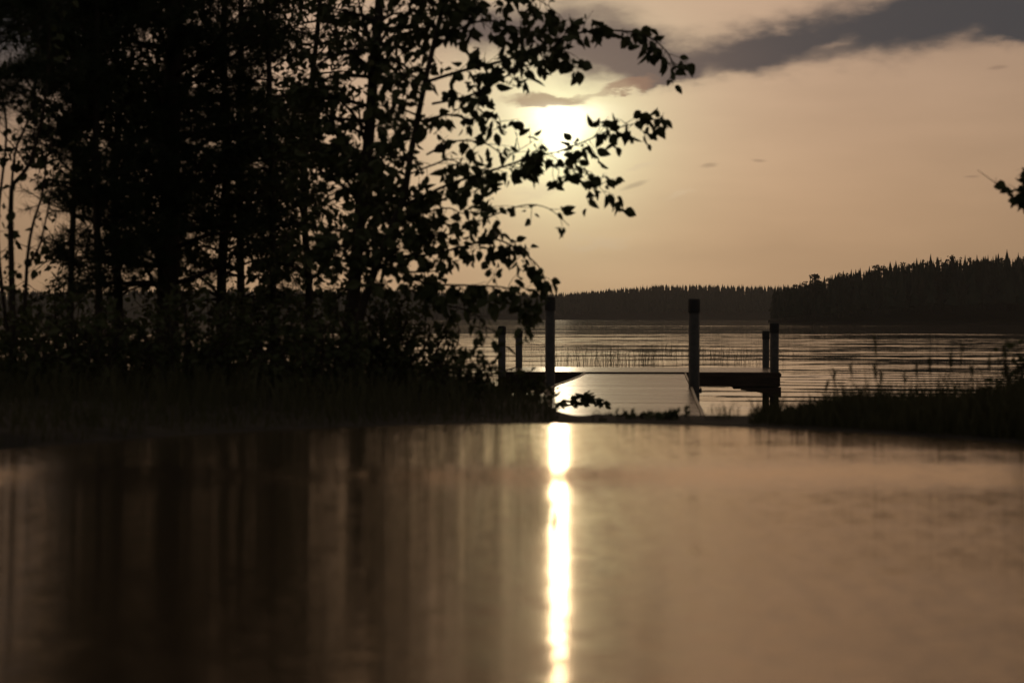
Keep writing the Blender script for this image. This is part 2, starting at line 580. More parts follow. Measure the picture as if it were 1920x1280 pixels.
for px, ytop, w, rnd, lab in ((1527, 511, 2.2, True, 'broad-crowned pine standing out at the low left end of the headland'),
                         (1745, 477, 1.9, False, 'pointed spruce rising above the middle of the headland treeline'),
                         (1786, 472, 1.8, True, 'round-topped pine just right of the pointed spruce on the headland'),
                         (1888, 468, 2.6, False, 'tallest spruce on the headland treeline near the picture edge')):
    D = DN + 1
    g = interp(near_prof, px) * 0.3
    p = at(px, ytop, D); h = p.z - g
    root = empty('pine_tree' if rnd else 'spruce_tree', (p.x, D, g), lab, 'tree', 'single trees of the headland skyline')
    tv, tf = [], []
    tube(tv, tf, [Vector((0, 0, -0.3)), Vector((0.1, 0, h * 0.5)), Vector((0, 0, h * 0.9))], 0.2, 0.04, 6)
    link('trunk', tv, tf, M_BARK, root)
    cv, cf = [], []
    if rnd:
        for _ in range(3): round_pine(cv, cf, Vector((random.uniform(-.5, .5), 0, h * 0.12)), h * 0.86, w)
    else:
        conifer(cv, cf, Vector((0, 0, 0)), h, w, 10, 8); conifer(cv, cf, Vector((0.1, 0.1, 0)), h * 0.98, w * 0.8, 9, 7)
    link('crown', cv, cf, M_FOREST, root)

# ------------------------------------------------------------------ jetty
YAW = math.atan(296 / FPX)
DJ = 24.0
jc = at(1198, 697, DJ)                                # middle of the platform's front edge, on the deck
jetty = empty('jetty', (jc.x, jc.y, 0), 'low bathing jetty with a T-shaped deck and six round posts in the lake', 'jetty', rz=-YAW)
ZP = jc.z
JI = Matrix.Translation((jc.x, jc.y, 0)) @ Matrix.Rotation(-YAW, 4, 'Z')
JI = JI.inverted()


def loc(px, py, D): return JI @ at(px, py, D)


HW = 1.66
PD = 2.35
v, f = [], []
nb = 17
for k in range(nb):                                    # boards laid across, 6 mm gaps
    y0 = PD * k / nb
    box(v, f, -HW + 0.02, HW - 0.02, y0 + 0.003, y0 + PD / nb - 0.003, ZP - 0.028, ZP + random.uniform(-0.001, 0.001))
bevel(link('platform', v, f, M_DECK, jetty), 0.004, 1)
v, f = [], []
box(v, f, -HW, HW, -0.03, -0.001, ZP - 0.175, ZP - 0.004)
box(v, f, -HW, HW, PD + 0.001, PD + 0.03, ZP - 0.175, ZP - 0.004)
box(v, f, -HW - 0.03, -HW - 0.001, -0.03, PD + 0.03, ZP - 0.172, ZP - 0.002)
box(v, f, HW + 0.001, HW + 0.03, -0.03, PD + 0.03, ZP - 0.172, ZP - 0.002)
for yy in (0.7, 1.5): box(v, f, -HW, HW, yy, yy + 0.05, ZP - 0.17, ZP - 0.03)
bevel(link('fascia', v, f, M_DARKWOOD, jetty), 0.005, 1)
for s in (-1, 1):
    v, f = [], []
    xa, xb = (1.13, 1.60) if s > 0 else (-1.60, -1.13)
    box(v, f, xa, xb, 0.05, PD - 0.1, ZP - 0.205, ZP - 0.177)
    bevel(link('float', v, f, M_FLOAT, jetty), 0.01, 2)
    # cast bracket with sloping underside between deck frame and corner post
    prof = [(1.22, ZP - 0.18), (1.22, ZP - 0.215), (1.40, ZP - 0.235), (1.54, ZP - 0.265), (1.56, ZP - 0.30), (1.70, ZP - 0.30), (1.70, ZP - 0.18)]
    v = [Vector((s * a, yy, z)) for yy in (-0.045, 0.045) for a, z in prof]
    n = len(prof)
    f = [tuple(range(n)), tuple(reversed(range(n, 2 * n)))] + [(i, (i + 1) % n, n + (i + 1) % n, n + i) for i in range(n)]
    link('bracket', v, f, M_DARKWOOD, jetty)
# gangway: long narrow deck running back to the bank
EDGE = [(0.0, ZP - 0.022), (-1.5, ZP - 0.015), (-4, ZP + 0.012), (-6, ZP + 0.04), (-8, ZP + 0.05), (-10, ZP + 0.062), (-12, ZP + 0.09), (-13.4, ZP + 0.1), (-15.3, ZP + 0.07)]
EDGE = [(y, z) for y, z in EDGE]


def ez(y):
    for (a, za), (b, zb) in zip(EDGE, EDGE[1:]):
        if b <= y <= a: return za + (zb - za) * (a - y) / (a - b)
    return EDGE[-1][1]


gl = loc(1099, 698, DJ).x; gr = loc(1283, 698, DJ).x
v, f = [], []
y = -0.035
while y > -15.2:
    y2 = y - 0.143
    b = len(v)
    h = random.uniform(-0.001, 0.001)
    for (xx, yy, zz) in ((gl, y2 + .003, -0.028), (gr, y2 + .003, -0.028), (gr, y - .003, -0.028), (gl, y - .003, -0.028), (gl, y2 + .003, h), (gr, y2 + .003, h), (gr, y - .003, h), (gl, y - .003, h)):
        v.append(Vector((xx, yy, ez(yy) + zz)))
    f += [tuple(b + i for i in q) for q in ((3, 2, 1, 0), (4, 5, 6, 7), (0, 1, 5, 4), (1, 2, 6, 5), (2, 3, 7, 6), (3, 0, 4, 7))]
    y = y2
gang = link('gangway', v, f, M_DECK, jetty)
for xe, s in ((gl, -1), (gr, 1)):
    v, f = [], []
    ysr = [-0.035 - k * 0.5 for k in range(31)]
    for yy in ysr:
        z = ez(yy)
        x0, x1 = xe + s * 0.004, xe + s * 0.022
        v += [Vector((x0, yy, z - 0.11)), Vector((x1, yy, z - 0.11)), Vector((x1, yy, z + 0.012)), Vector((x0, yy, z + 0.012))]
    for i in range(len(ysr) - 1):
        a = i * 4
        for k in range(4): f.append((a + k, a + (k + 1) % 4, a + 4 + (k + 1) % 4, a + 4 + k))
    f += [(0, 1, 2, 3), tuple(len(v) - 4 + k for k in (3, 2, 1, 0))]
    link('edge_trim', v, f, M_EDGE, gang)


def post(px, ytop, D, dia, capf, zbot=-0.7, bolt=None):
    p = loc(px, ytop, D)
    r = dia / 2
    v, f = [], []
    q = Vector((p.x, p.y, 0))
    tube(v, f, [q + Vector((0, 0, zbot)), q + Vector((0, 0, 0.3)), q + Vector((0, 0, p.z - 0.012))], r, r, 20)
    o = link('post', v, f, M_POST, jetty, False)
    for pg in o.data.polygons: pg.use_smooth = len(pg.vertices) == 4
    v, f = [], []
    cr = r + 0.004
    pts = [(p.z - capf, cr), (p.z - 0.012, cr), (p.z - 0.003, cr * 0.9), (p.z, cr * 0.6)]
    for z, rr_ in pts:
        for k in range(20):
            t = 2 * math.pi * k / 20
            v.append(q + Vector((rr_ * math.cos(t), rr_ * math.sin(t), z)))
    for i in range(3):
        for k in range(20): f.append((i * 20 + k, i * 20 + (k + 1) % 20, i * 20 + 20 + (k + 1) % 20, i * 20 + 20 + k))
    f.append(tuple(60 + k for k in range(20)))
    c = link('cap', v, f, M_CAP, o)
    for pg in c.data.polygons: pg.use_smooth = len(pg.vertices) == 4
    if bolt:
        b = loc(bolt[0], bolt[1], D)
        v, f = [], []
        tube(v, f, [Vector((q.x, q.y, b.z)), Vector((b.x, q.y, b.z))], 0.014, 0.014, 8)
        tube(v, f, [Vector((b.x - 0.012, q.y, b.z)), Vector((b.x + 0.006, q.y, b.z))], 0.024, 0.022, 6)
        link('bolt', v, f, M_CAP, o)
    return o


post(1031.5, 556, 17.6, 0.088, 0.12)
post(1301.5, 560, 17.2, 0.096, 0.12, bolt=(1314.5, 732))
post(941, 611, 23.95, 0.092, 0.10)
post(973, 619, 26.1, 0.09, 0.09)
post(1436, 620, 26.0, 0.09, 0.11)
post(1452, 605, 23.92, 0.108, 0.12, bolt=(1464, 703))


# ------------------------------------------------------------------ plants
LEAF_OUT = [(0.0, 0.02), (0.18, 0.28), (0.45, 0.38), (0.72, 0.25), (1.0, 0.0)]


class Plant:
    def __init__(s): s.wv, s.wf, s.lv, s.lf, s.stems = [], [], [], [], []

    def wood(s, pts, r0, r1, sides=6): tube(s.wv, s.wf, pts, r0, r1, sides)

    def leaf(s, p, d, L, width=1.0):
        d = d.normalized()
        w = d.cross(rdir())
        if w.length < 1e-3: w = d.orthogonal()
        w.normalize(); n = d.cross(w)
        w = w * width
        b = len(s.lv)
        fold = random.uniform(0.05, 0.6); curl = random.uniform(-0.6, 0.15)
        for t, q in LEAF_OUT: s.lv.append(p + d * (t * L) + w * (q * L) + n * (q * L * fold + curl * t * t * L))
        for t, q in LEAF_OUT[1:-1]: s.lv.append(p + d * (t * L) - w * (q * L) + n * (q * L * fold + curl * t * t * L))
        s.lf.append((b, b + 1, b + 2, b + 3, b + 4))
        s.lf.append((b, b + 4, b + 7, b + 6, b + 5))

    def twig(s, p, d, length, nleaf, L, droop=0.5, r=0.0022):
        pts = [p]
        q = p.copy(); dd = d.normalized()
        for k in range(4):
            dd = (dd + rdir() * 0.25 + Vector((0, 0, -0.08 * droop))).normalized()
            q = q + dd * (length / 4); pts.append(q.copy())
        s.wood(pts, r, r * 0.4, 3)
        for k in range(nleaf):
            t = random.uniform(0.25, 1.0)
            i = min(3, int(t * 4)); pp = pts[i].lerp(pts[i + 1], t * 4 - i)
            ld = (dd * 0.5 + rdir() * 0.8 + Vector((0, 0, -droop)))
            st = pp + ld.normalized() * random.uniform(0.008, 0.02)
            s.leaf(st, ld, L * random.uniform(0.45, 1.25), random.uniform(0.6, 1.15))
        return pts

    def leafy(s, pts, step, tl, nleaf, L, start=0.0, droop=0.55):
        tot = sum((b - a).length for a, b in zip(pts, pts[1:]))
        acc, nxt = 0.0, start * tot
        for a, b in zip(pts, pts[1:]):
            seg = (b - a).length
            while nxt < acc + seg:
                p = a.lerp(b, (nxt - acc) / max(seg, 1e-6))
                ax = (b - a).normalized()
                s.twig(p, ax * 0.6 + rdir() * 0.9, tl * random.uniform(0.5, 1.2), nleaf + random.randint(-1, 1), L, droop)
                nxt += step * random.uniform(0.6, 1.4)
            acc += seg

    def needles(s, p, d, n=24, L=0.075, w=0.0016):
        d = d.normalized()
        for k in range(n):
            nd = (d * random.uniform(0.1, 1.0) + rdir() * 0.75).normalized()
            o = p + d * random.uniform(-0.05, 0.02)
            sd = nd.cross(rdir())
            if sd.length < 1e-3: continue
            sd = sd.normalized() * w
            b = len(s.lv)
            l = L * random.uniform(0.7, 1.15)
            s.lv += [o - sd, o + sd, o + nd * l]
            s.lf.append((b, b + 1, b + 2))

    def stem(s, pts, r0, r1, sides=4):
        v, f = [], []
        tube(v, f, pts, r0, r1, sides); s.stems.append((v, f))

    def build(s, name, base, label, cat, leaf_mat, group=None, wood='trunk', crown='crown'):
        root = empty(name, base, label, cat, group)
        off = Vector(base)
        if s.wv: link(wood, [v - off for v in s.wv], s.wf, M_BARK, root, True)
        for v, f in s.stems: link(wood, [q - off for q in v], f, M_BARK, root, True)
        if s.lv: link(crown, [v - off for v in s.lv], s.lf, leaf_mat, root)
        return root


def px_line(pts, D, dD=0.0):
    n = len(pts)
    return [at(x, y, D + dD * i / max(1, n - 1)) for i, (x, y) in enumerate(pts)]


def broadleaf(name, label, trunk, D, dia, auto, leafL=0.05, branches=(), group=None, step=0.06, nleaf=4, lean=0.0):
    """trunk: photo-pixel polyline from the ground up; auto: list of (y_px range, count, length m, side bias)."""
    t = Plant()
    tp = spline(px_line(trunk, D), 6)
    tp[0].z = ground_z(tp[0].x, tp[0].y) - 0.05
    t.wood(tp, dia / 2 * 1.15, dia / 2 * 0.45, 9)
    for pts, dD, r, st, nl in branches:
        bp = spline(px_line(pts, D, dD), 5)
        t.wood(bp, r, r * 0.3, 5)
        t.leafy(bp, st, 0.10, nl, leafL, 0.12)
    for (z0, z1, cnt, ln, side) in auto:
        for k in range(cnt):
            zt = random.uniform(z0, z1)
            p = min(tp, key=lambda q: abs(q.z - zt)).copy()
            d = Vector((random.uniform(-1, 1) + side, random.uniform(-0.9, 0.9), random.uniform(0.0, 0.7))).normalized()
            L = ln * random.uniform(0.55, 1.15)
            pts = [p]; q = p.copy(); dd = d
            for i in range(6):
                dd = (dd + rdir() * 0.22 + Vector((0, 0, -0.07))).normalized()
                q = q + dd * (L / 6); pts.append(q.copy())
            t.wood(pts, dia * 0.16, dia * 0.03, 5)
            t.leafy(pts, step, 0.13, nleaf, leafL, 0.15)
            for i in (2, 3, 4):
                sd = (dd + rdir() * 0.9).normalized()
                sp = [pts[i]]
                qq = pts[i].copy()
                for j in range(3):
                    sd = (sd + rdir() * 0.2).normalized(); qq = qq + sd * (L * 0.13); sp.append(qq.copy())
                t.wood(sp, dia * 0.06, dia * 0.02, 4)
                t.leafy(sp, step, 0.11, nleaf, leafL, 0.1)
    return t.build(name, tp[0], label, 'tree', M_LEAF, group)


def zpx(y, D): return at(960, y, D).z


# --- slender birch whose boughs reach across the sun
DB = 8.6
R1 = 0.008
bough = [
    ([(798, 154), (870, 132), (944, 114), (1003, 91), (1077, 64), (1144, 57), (1211, 67), (1248, 95), (1266, 128)], 0.15, R1, 0.019, 5),
    ([(810, 195), (875, 181), (925, 158), (975, 128), (1030, 110), (1060, 95)], -0.2, 0.006, 0.019, 5),
    ([(757, 386), (841, 346), (925, 319), (993, 296), (1045, 285)], 0.1, R1, 0.018, 5),
    ([(1045, 285), (1087, 269), (1144, 245), (1190, 232), (1238, 222)], 0.1, 0.004, 0.022, 5),
    ([(800, 290), (852, 265), (909, 269), (950, 290), (1000, 265)], 0.3, 0.005, 0.05, 3),
    ([(993, 296), (1040, 310), (1085, 320), (1110, 335), (1148, 380)], 0.0, 0.0035, 0.024, 5),
    ([(770, 440), (840, 440), (895, 416), (976, 386), (1026, 390), (1067, 423)], -0.1, 0.005, 0.055, 3),
    ([(735, 480), (800, 478), (870, 462), (925, 448), (975, 470), (1010, 500), (1026, 535)], 0.25, 0.007, 0.022, 5),
    ([(735, 500), (800, 530), (880, 535), (950, 540), (995, 565), (985, 600)], -0.1, 0.006, 0.018, 5),
    ([(760, 540), (830, 570), (885, 585), (912, 615), (905, 650)], -0.2, 0.005, 0.032, 4),
    ([(825, 40), (880, 5), (950, -20), (1010, 0), (1050, 30)], -0.1, 0.006, 0.02, 5),
    ([(815, 90), (870, 50), (920, 40), (980, 60), (1030, 75)], 0.2, 0.006, 0.02, 5),
    ([(780, 230), (840, 215), (885, 225), (930, 215), (940, 240)], 0.3, 0.005, 0.028, 4),
    ([(760, 330), (810, 310), (850, 300), (890, 335), (905, 370)], -0.2, 0.005, 0.026, 4),
    ([(745, 410), (790, 400), (840, 390), (870, 400), (920, 390)], -0.3, 0.005, 0.03, 4),
]
broadleaf('birch_tree', 'slender leaning birch whose leafy boughs reach right across the low sun', [(660, 800), (672, 620), (695, 530), (735, 425), (757, 370), (772, 280), (798, 150), (826, 30), (850, -80), (900, -300)],
          DB, 0.036, [(zpx(560, DB), zpx(380, DB), 8, 0.30, 0.3), (zpx(120, DB), zpx(-300, DB), 14, 0.45, 0.1), (zpx(480, DB), zpx(120, DB), 9, 0.30, -0.3)], 0.054, bough, 'trees on the left bank')
# --- thicker birch trunk left of it
DA = 9.3
ab = [
    ([(684, 330), (650, 290), (600, 280), (540, 300)], 0.2, 0.01, 0.03, 4),
    ([(690, 250), (640, 190), (590, 170), (545, 165)], -0.2, 0.009, 0.05, 3),
    ([(676, 420), (720, 380), (745, 350)], 0.2, 0.008, 0.026, 4),
    ([(700, 130), (650, 90), (610, 40), (590, -10)], 0.1, 0.008, 0.03, 4),
    ([(700, 140), (740, 90), (775, 50)], -0.2, 0.007, 0.028, 4),
    ([(668, 480), (720, 500), (780, 510), (840, 505)], 0.3, 0.008, 0.03, 4),
]
broadleaf('birch_tree', 'straight thicker birch trunk beside the leaning birch, crown open towards the sun', [(648, 805), (655, 640), (664, 540), (676, 400), (690, 280), (702, 120), (712, 0), (722, -160), (735, -500)],
          DA, 0.068, [(zpx(545, DA), zpx(300, DA), 9, 0.36, 0.15), (zpx(540, DA), zpx(0, DA), 28, 0.42, -0.15), (zpx(0, DA), zpx(-500, DA), 14, 0.7, 0.0)], 0.046, ab, 'trees on the left bank')
# --- trees farther left
for trunk, D, dia, auto, lab in (
    ([(515, 790), (512, 560), (510, 360), (505, 150), (500, -60), (498, -400)], 10.6, 0.04, [(620, -400, 84, 0.54, 0.0)], 'thin upright birch between the dark pine and the straight birch'),
    ([(420, 800), (415, 560), (425, 300), (420, 60), (430, -400)], 11.2, 0.06, [(600, -300, 70, 0.58, 0.0)], 'dense leafy birch hidden just behind the dark pine'),
    ([(225, 800), (222, 560), (214, 400), (222, 200), (215, 0), (220, -300)], 11.0, 0.05, [(570, -300, 104, 0.55, 0.05)], 'birch with a full crown left of the dark pine'),
    ([(130, 800), (132, 560), (140, 300), (135, 100), (140, -200)], 10.2, 0.035, [(360, -200, 62, 0.40, 0.1)], 'thin birch second from the left picture edge'),
    ([(575, 800), (580, 560), (570, 380), (580, 200), (600, 0), (610, -300)], 11.6, 0.045, [(600, -300, 58, 0.48, -0.05)], 'slim birch behind the straight birch trunk'),
):
    broadleaf('birch_tree', lab, trunk, D, dia, [(zpx(a, D), zpx(b, D), n, l, s) for a, b, n, l, s in auto], 0.041, (), 'trees on the left bank')


def pine(label, trunk, D, dia, y0, y1, n, ln, seed):
    random.seed(seed)
    t = Plant()
    tp = spline(px_line(trunk, D), 6)
    tp[0].z = ground_z(tp[0].x, tp[0].y) - 0.05
    t.wood(tp, dia / 2 * 1.1, dia / 2 * 0.6, 10)
    for k in range(n):
        zt = zpx(y0 + (y1 - y0) * (k + random.random()) / n, D)
        p = min(tp, key=lambda q: abs(q.z - zt)).copy()
        a = random.uniform(0, 2 * math.pi)
        dd = Vector((math.cos(a), math.sin(a), random.uniform(-0.05, 0.35))).normalized()
        L = ln * random.uniform(0.5, 1.1)
        pts = [p]; q = p.copy()
        for i in range(6):
            dd = (dd + rdir() * 0.15 + Vector((0, 0, 0.03))).normalized()
            q = q + dd * (L / 6); pts.append(q.copy())
        t.wood(pts, dia * 0.12, dia * 0.03, 5)
        for i in range(2, 7):
            for m in range(3):
                sd = (dd + rdir() * 0.9).normalized()
                e = pts[i] + sd * random.uniform(0.05, 0.16)
                t.wood([pts[i], e], 0.003, 0.002, 3)
                t.needles(e, sd, 26); t.needles(e - sd * 0.04, sd, 16)
    return t.build('pine_tree', tp[0], label, 'tree', M_NEEDLE, 'trees on the left bank')


pine('dark pine with the thickest trunk in the middle of the left bank', [(312, 800), (314, 600), (318, 400), (322, 200), (328, 0), (330, -500)], 10.4, 0.118, 560, -400, 125, 0.66, 5)
pine('young pine with needle tufts low over the lake left of the thick pine', [(190, 800), (185, 560), (180, 300), (182, 100), (180, -50)], 9.9, 0.04, 540, -60, 52, 0.40, 6)
pine('pine at the left picture edge with blurred dark needle clusters', [(-95, 800), (-90, 500), (-80, 200), (-70, -100), (-70, -300)], 8.4, 0.08, 210, -250, 30, 0.42, 7)
pine('slim pine in the shade between thick pine and thin birch', [(455, 800), (452, 560), (448, 300), (452, 50), (450, -100)], 12.2, 0.05, 575, -60, 60, 0.5, 8)

# --- bare-stemmed willow at the left edge
random.seed(21)
w = Plant()
DW = 9.0
base = at(30, 800, DW); base.z = ground_z(base.x, base.y) - 0.04
for pts, r0, r1 in (
    ([(28, 800), (24, 600), (20, 430), (22, 348)], 0.020, 0.011),
    ([(22, 348), (52, 312), (72, 250), (85, 180), (92, 70), (95, -40)], 0.010, 0.005),
    ([(22, 345), (30, 280), (55, 215), (72, 110), (70, 20), (60, -60)], 0.007, 0.003),
    ([(30, 780), (45, 600), (52, 480), (62, 420), (80, 360), (88, 290)], 0.012, 0.004),
    ([(26, 700), (6, 560), (-4, 420), (12, 240), (-10, 120)], 0.012, 0.004),
    ([(52, 312), (30, 280), (8, 255), (-10, 235)], 0.005, 0.002),
    ([(62, 270), (66, 200), (62, 170), (40, 130)], 0.004, 0.002),
    ([(50, 500), (70, 470), (82, 430), (100, 330), (92, 250)], 0.007, 0.003),
    ([(88, 150), (110, 80), (118, 20)], 0.004, 0.002)):
    pp = spline(px_line(pts, DW, random.uniform(-0.1, 0.15)), 5)
    w.wood(pp, r0, r1, 6)
    w.leafy(pp, 0.075, 0.10, 3, 0.045, 0.3, 0.4)
w.build('willow_tree', base, 'spindly willow with forked bare stems at the left picture edge', 'tree', M_LEAF, 'trees on the left bank')

# --- tree outside the right edge whose bough hangs into the picture
random.seed(31)
t = Plant()
DR = 8.0
tp = spline([at(2330, 830, DR), at(2340, 500, DR), at(2320, 200, DR), at(2330, -200, DR), at(2330, -600, DR)], 5)
tp[0].z = ground_z(tp[0].x, tp[0].y) - 0.05
t.wood(tp, 0.06, 0.03, 8)
bp = spline([at(2322, 300, DR), at(2200, 330, DR), at(2050, 345, DR), at(1960, 350, DR), at(1915, 365, DR)], 5)
t.wood(bp, 0.014, 0.005, 5); t.leafy(bp, 0.02, 0.09, 5, 0.05, 0.2)
for c in ((1925, 318), (1918, 355), (1925, 340), (1935, 300), (1925, 380), (1940, 370)):
    for k in range(5): t.twig(at(c[0] + random.uniform(-6, 14), c[1], DR), rdir(), 0.03, 5, 0.04, 0.3)
t.wood([at(1930, 392, DR), at(1893, 365, DR), at(1865, 342, DR), at(1833, 319, DR)], 0.004, 0.0012, 4)
t.wood([at(1866, 343, DR), at(1868, 332, DR)], 0.0015, 0.0008, 3)
for k in range(12):
    zt = random.uniform(1.5, 3.3)
    p = min(tp, key=lambda q: abs(q.z - zt))
    d = Vector((random.uniform(-0.3, 1), random.uniform(-0.7, 0.9), random.uniform(0, 0.5))).normalized()
    pts = [p + d * (0.1 * i) + Vector((0, 0, -0.003 * i * i)) for i in range(5)]
    t.wood(pts, 0.008, 0.003, 5); t.leafy(pts, 0.05, 0.12, 4, 0.05, 0.3)
t.build('alder_tree', tp[0], 'alder beyond the right edge with one leafy tip and a bare twig in view', 'tree', M_LEAF)


# --- shrubs along the left bank
def shrub(label, px, ybase, D, hpx, wpx, nst, L=0.035, seed=0, nleaf=4, step=0.045):
    random.seed(100 + seed)
    t = Plant()
    b = at(px, ybase, D); b.z = ground_z(b.x, b.y) - 0.02
    k = D / FPX
    for i in range(nst):
        ex = random.uniform(-1, 1) * wpx / 2 * k
        h = hpx * k * random.uniform(0.35, 1.0) * (1 - 0.35 * abs(ex) / (wpx / 2 * k))
        e = b + Vector((ex, random.uniform(-0.5, 0.5) * wpx * k * 0.5, h))
        s = b + Vector((ex * 0.35, random.uniform(-0.1, 0.1), 0))
        m = s.lerp(e, 0.55) + rdir() * 0.05 + Vector((0, 0, 0.06))
        pts = spline([s, m, e], 5)
        t.wood(pts, 0.006, 0.002, 4)
        t.leafy(pts, step, 0.10, nleaf, L, 0.08, 0.3)
    return t.build('shrub', b, label, 'shrub', M_LEAF, 'shrubs along the left bank', 'stem', 'foliage')


SH = [
    ('low leafy shrub at the foot of the willow at the left edge', 10, 815, 8.0, 210, 260, 26),
    ('dark shrub right of the willow stems', 140, 812, 8.4, 230, 240, 28),
    ('rounded shrub left of the thick pine trunk', 245, 810, 8.9, 190, 240, 26),
    ('broad dark shrub at the foot of the thick pine', 350, 805, 8.6, 230, 260, 30),
    ('tall shrub in front of the thin upright birch', 470, 800, 8.8, 245, 240, 30),
    ('dense shrub at the foot of the straight birch trunk', 590, 798, 8.3, 225, 250, 30),
    ('bushy shrub right of the two birch trunks', 700, 795, 8.8, 235, 230, 30),
    ('spreading shrub with loose leaves reaching towards the jetty', 780, 792, 9.2, 195, 180, 26),
    ('low shrub tapering into the grass left of the jetty', 862, 790, 8.6, 88, 150, 20),
    ('small leafy shrub against the left jetty posts', 985, 788, 9.0, 34, 100, 12),
    ('dark thicket in the second row behind the thick pine', 380, 800, 12.0, 225, 420, 24),
    ('dark thicket in the second row behind the straight birch', 640, 795, 11.4, 230, 380, 24),
    ('dark thicket in the second row behind the young pine', 120, 805, 12.0, 215, 400, 22),
]
for i, (lab, px, yb, D, h, wd, n) in enumerate(SH): shrub(lab, px, yb, D, h, wd, n, seed=i)
# right-hand shrub at the picture edge
random.seed(140)
o = shrub('dark shrub over the tall grass at the right picture edge', 1925, 815, 7.6, 150, 120, 18, seed=40)
o['group'] = 'shrubs of the right bank'


# --- grass
def blade(V_, F_, p, h, w, lean, seg=3):
    d = rdir(); d.z = 0
    side = Vector((random.uniform(-1, 1), random.uniform(-0.4, 0.4), 0)).normalized() * w
    b = len(V_)
    for k in range(seg):
        t = k / seg
        c = p + Vector((0, 0, h * t)) + d * (lean * h * t * t)
        V_.extend([c - side * (1 - 0.6 * t), c + side * (1 - 0.6 * t)])
    V_.append(p + Vector((0, 0, h * (1 - 0.25 * lean))) + d * (lean * h))
    for k in range(seg - 1): F_.append((b + 2 * k, b + 2 * k + 1, b + 2 * k + 3, b + 2 * k + 2))
    F_.append((b + 2 * seg - 2, b + 2 * seg - 1, b + 2 * seg))


random.seed(51)
v, f = [], []
RTOP = [(1395, 782), (1415, 748), (1440, 738), (1500, 742), (1560, 726), (1620, 714), (1700, 720), (1780, 712), (1850, 704), (1920, 695), (2100, 685)]
for k in range(19000):
    D = random.uniform(5.6, 8.3)
    px = random.uniform(1395, 2060)
    if px < 1500 and random.random() > (px - 1380) / 110: continue
    g = at(px, 800, D); gz = ground_z(g.x, g.y)
    if math.hypot((g.x - PCX) / PA, (g.y - PCY) / PB) < 1.05: continue
    top = at(px, interp(RTOP, px), D).z
    h = (top - gz) * random.triangular(0.15, 1.35, 0.5) * (0.8 + 0.9 * noise.noise(Vector((g.x * 3.5, g.y * 3.5, 1))))
    if random.random() < 0.03: h *= random.uniform(1.1, 1.6)
    if h < 0.02: continue
    blade(v, f, Vector((g.x, g.y, gz - 0.01)), h, random.uniform(0.0014, 0.004), random.uniform(0.05, 0.55))
# tall stems with seed heads
for px, yt in ((1645, 640), (1640, 690), (1660, 700), (1560, 700), (1602, 690), (1720, 690), (1740, 680), (1780, 668), (1798, 655), (1825, 690), (1850, 670), (1890, 650), (1545, 722), (1690, 705)):
    D = random.uniform(6.6, 7.8)
    g = at(px, 800, D); gz = ground_z(g.x, g.y); e = at(px + random.uniform(-8, 8), yt, D)
    pts = spline([Vector((g.x, g.y, gz)), Vector((g.x, g.y, gz)).lerp(e, 0.5) + rdir() * 0.01, e], 4)
    tube(v, f, pts, 0.0018, 0.0008, 3)
    for m in range(8):
        blade(v, f, pts[-1] - (pts[-1] - pts[-3]) * random.random(), 0.035, 0.0035, 0.5, 2)
tag(link('grass', v, f, M_GRASS), 'tall dark grass on the right bank beside the pool', 'grass', kind='stuff')
v, f = [], []
for k in range(9000):
    D = random.uniform(5.3, 10.5)
    px = random.uniform(-250, 1045)
    yt = 755 if px > 900 else 728
    g = at(px, 800, D); gz = ground_z(g.x, g.y)
    if math.hypot((g.x - PCX) / PA, (g.y - PCY) / PB) < 1.035: continue
    h = random.triangular(0.03, 0.24, 0.10) * (0.6 if px > 880 else 1.0)
    if D < 6.8: h *= 0.45
    blade(v, f, Vector((g.x, g.y, gz - 0.01)), h, random.uniform(0.0012, 0.003), random.uniform(0.1, 0.6))
tag(link('grass', v, f, M_GRASS), 'dark grass under the trees on the left bank', 'grass', kind='stuff')

# --- reeds standing in the lake
random.seed(61)
v, f = [], []
for k in range(1000):
    px = random.triangular(930, 1520, 1220); yw = random.triangular(652, 694, 682)
    D = CAM_Z * FPX / (yw - HORIZON)
    p = at(px, yw, D)
    if noise.noise(Vector((p.x * 0.35, p.y * 0.09, 0))) < -0.18: continue
    h = random.triangular(0.10, 0.55, 0.24)
    blade(v, f, Vector((p.x, p.y, -0.05)), h + 0.05, random.uniform(0.002, 0.0045), random.uniform(0.02, 0.5), 3)
    if random.random() < 0.25:
        b = Vector((p.x, p.y, h)); e = b + Vector((random.uniform(-0.25, 0.25), 0, -random.uniform(0.02, 0.12)))
        tube(v, f, [b, e], 0.003, 0.002, 3)
tag(link('reeds', v, f, M_REED), 'thin sparse reeds standing in the shallow lake behind the jetty', 'reeds', kind='stuff')


# --- small weeds at the pool's far rim and on the gangway
def weed(label, px, D, hpx, n, kind='leafy', seed=0, zoff=None, spread=0.05):
    random.seed(200 + seed)
    t = Plant()
    b = at(px, 790, D)
    b.z = ground_z(b.x, b.y) - 0.005 if zoff is None else zoff
    k = D / FPX
    for i in range(n):
        s = b + Vector((random.uniform(-spread, spread), random.uniform(-0.03, 0.03), 0))
        h = hpx * k * random.uniform(0.5, 1.0)
        if kind == 'leafy':
            e = s + Vector((random.uniform(-0.02, 0.02), 0, h))
            t.stem(spline([s, s.lerp(e, 0.5) + rdir() * 0.004, e], 3), 0.0018, 0.001, 4)
            for m in range(4): t.leaf(s.lerp(e, random.uniform(0.3, 1)), rdir(0.2), 0.022, 0.8)
        else:
            blade(t.lv, t.lf, s, h, 0.0016, random.uniform(0.2, 0.9), 4)
    return t.build('weed', b, label, 'weed', M_LEAF if kind == 'leafy' else M_GRASS, 'weeds along the far rim of the pool', 'stem', 'foliage')


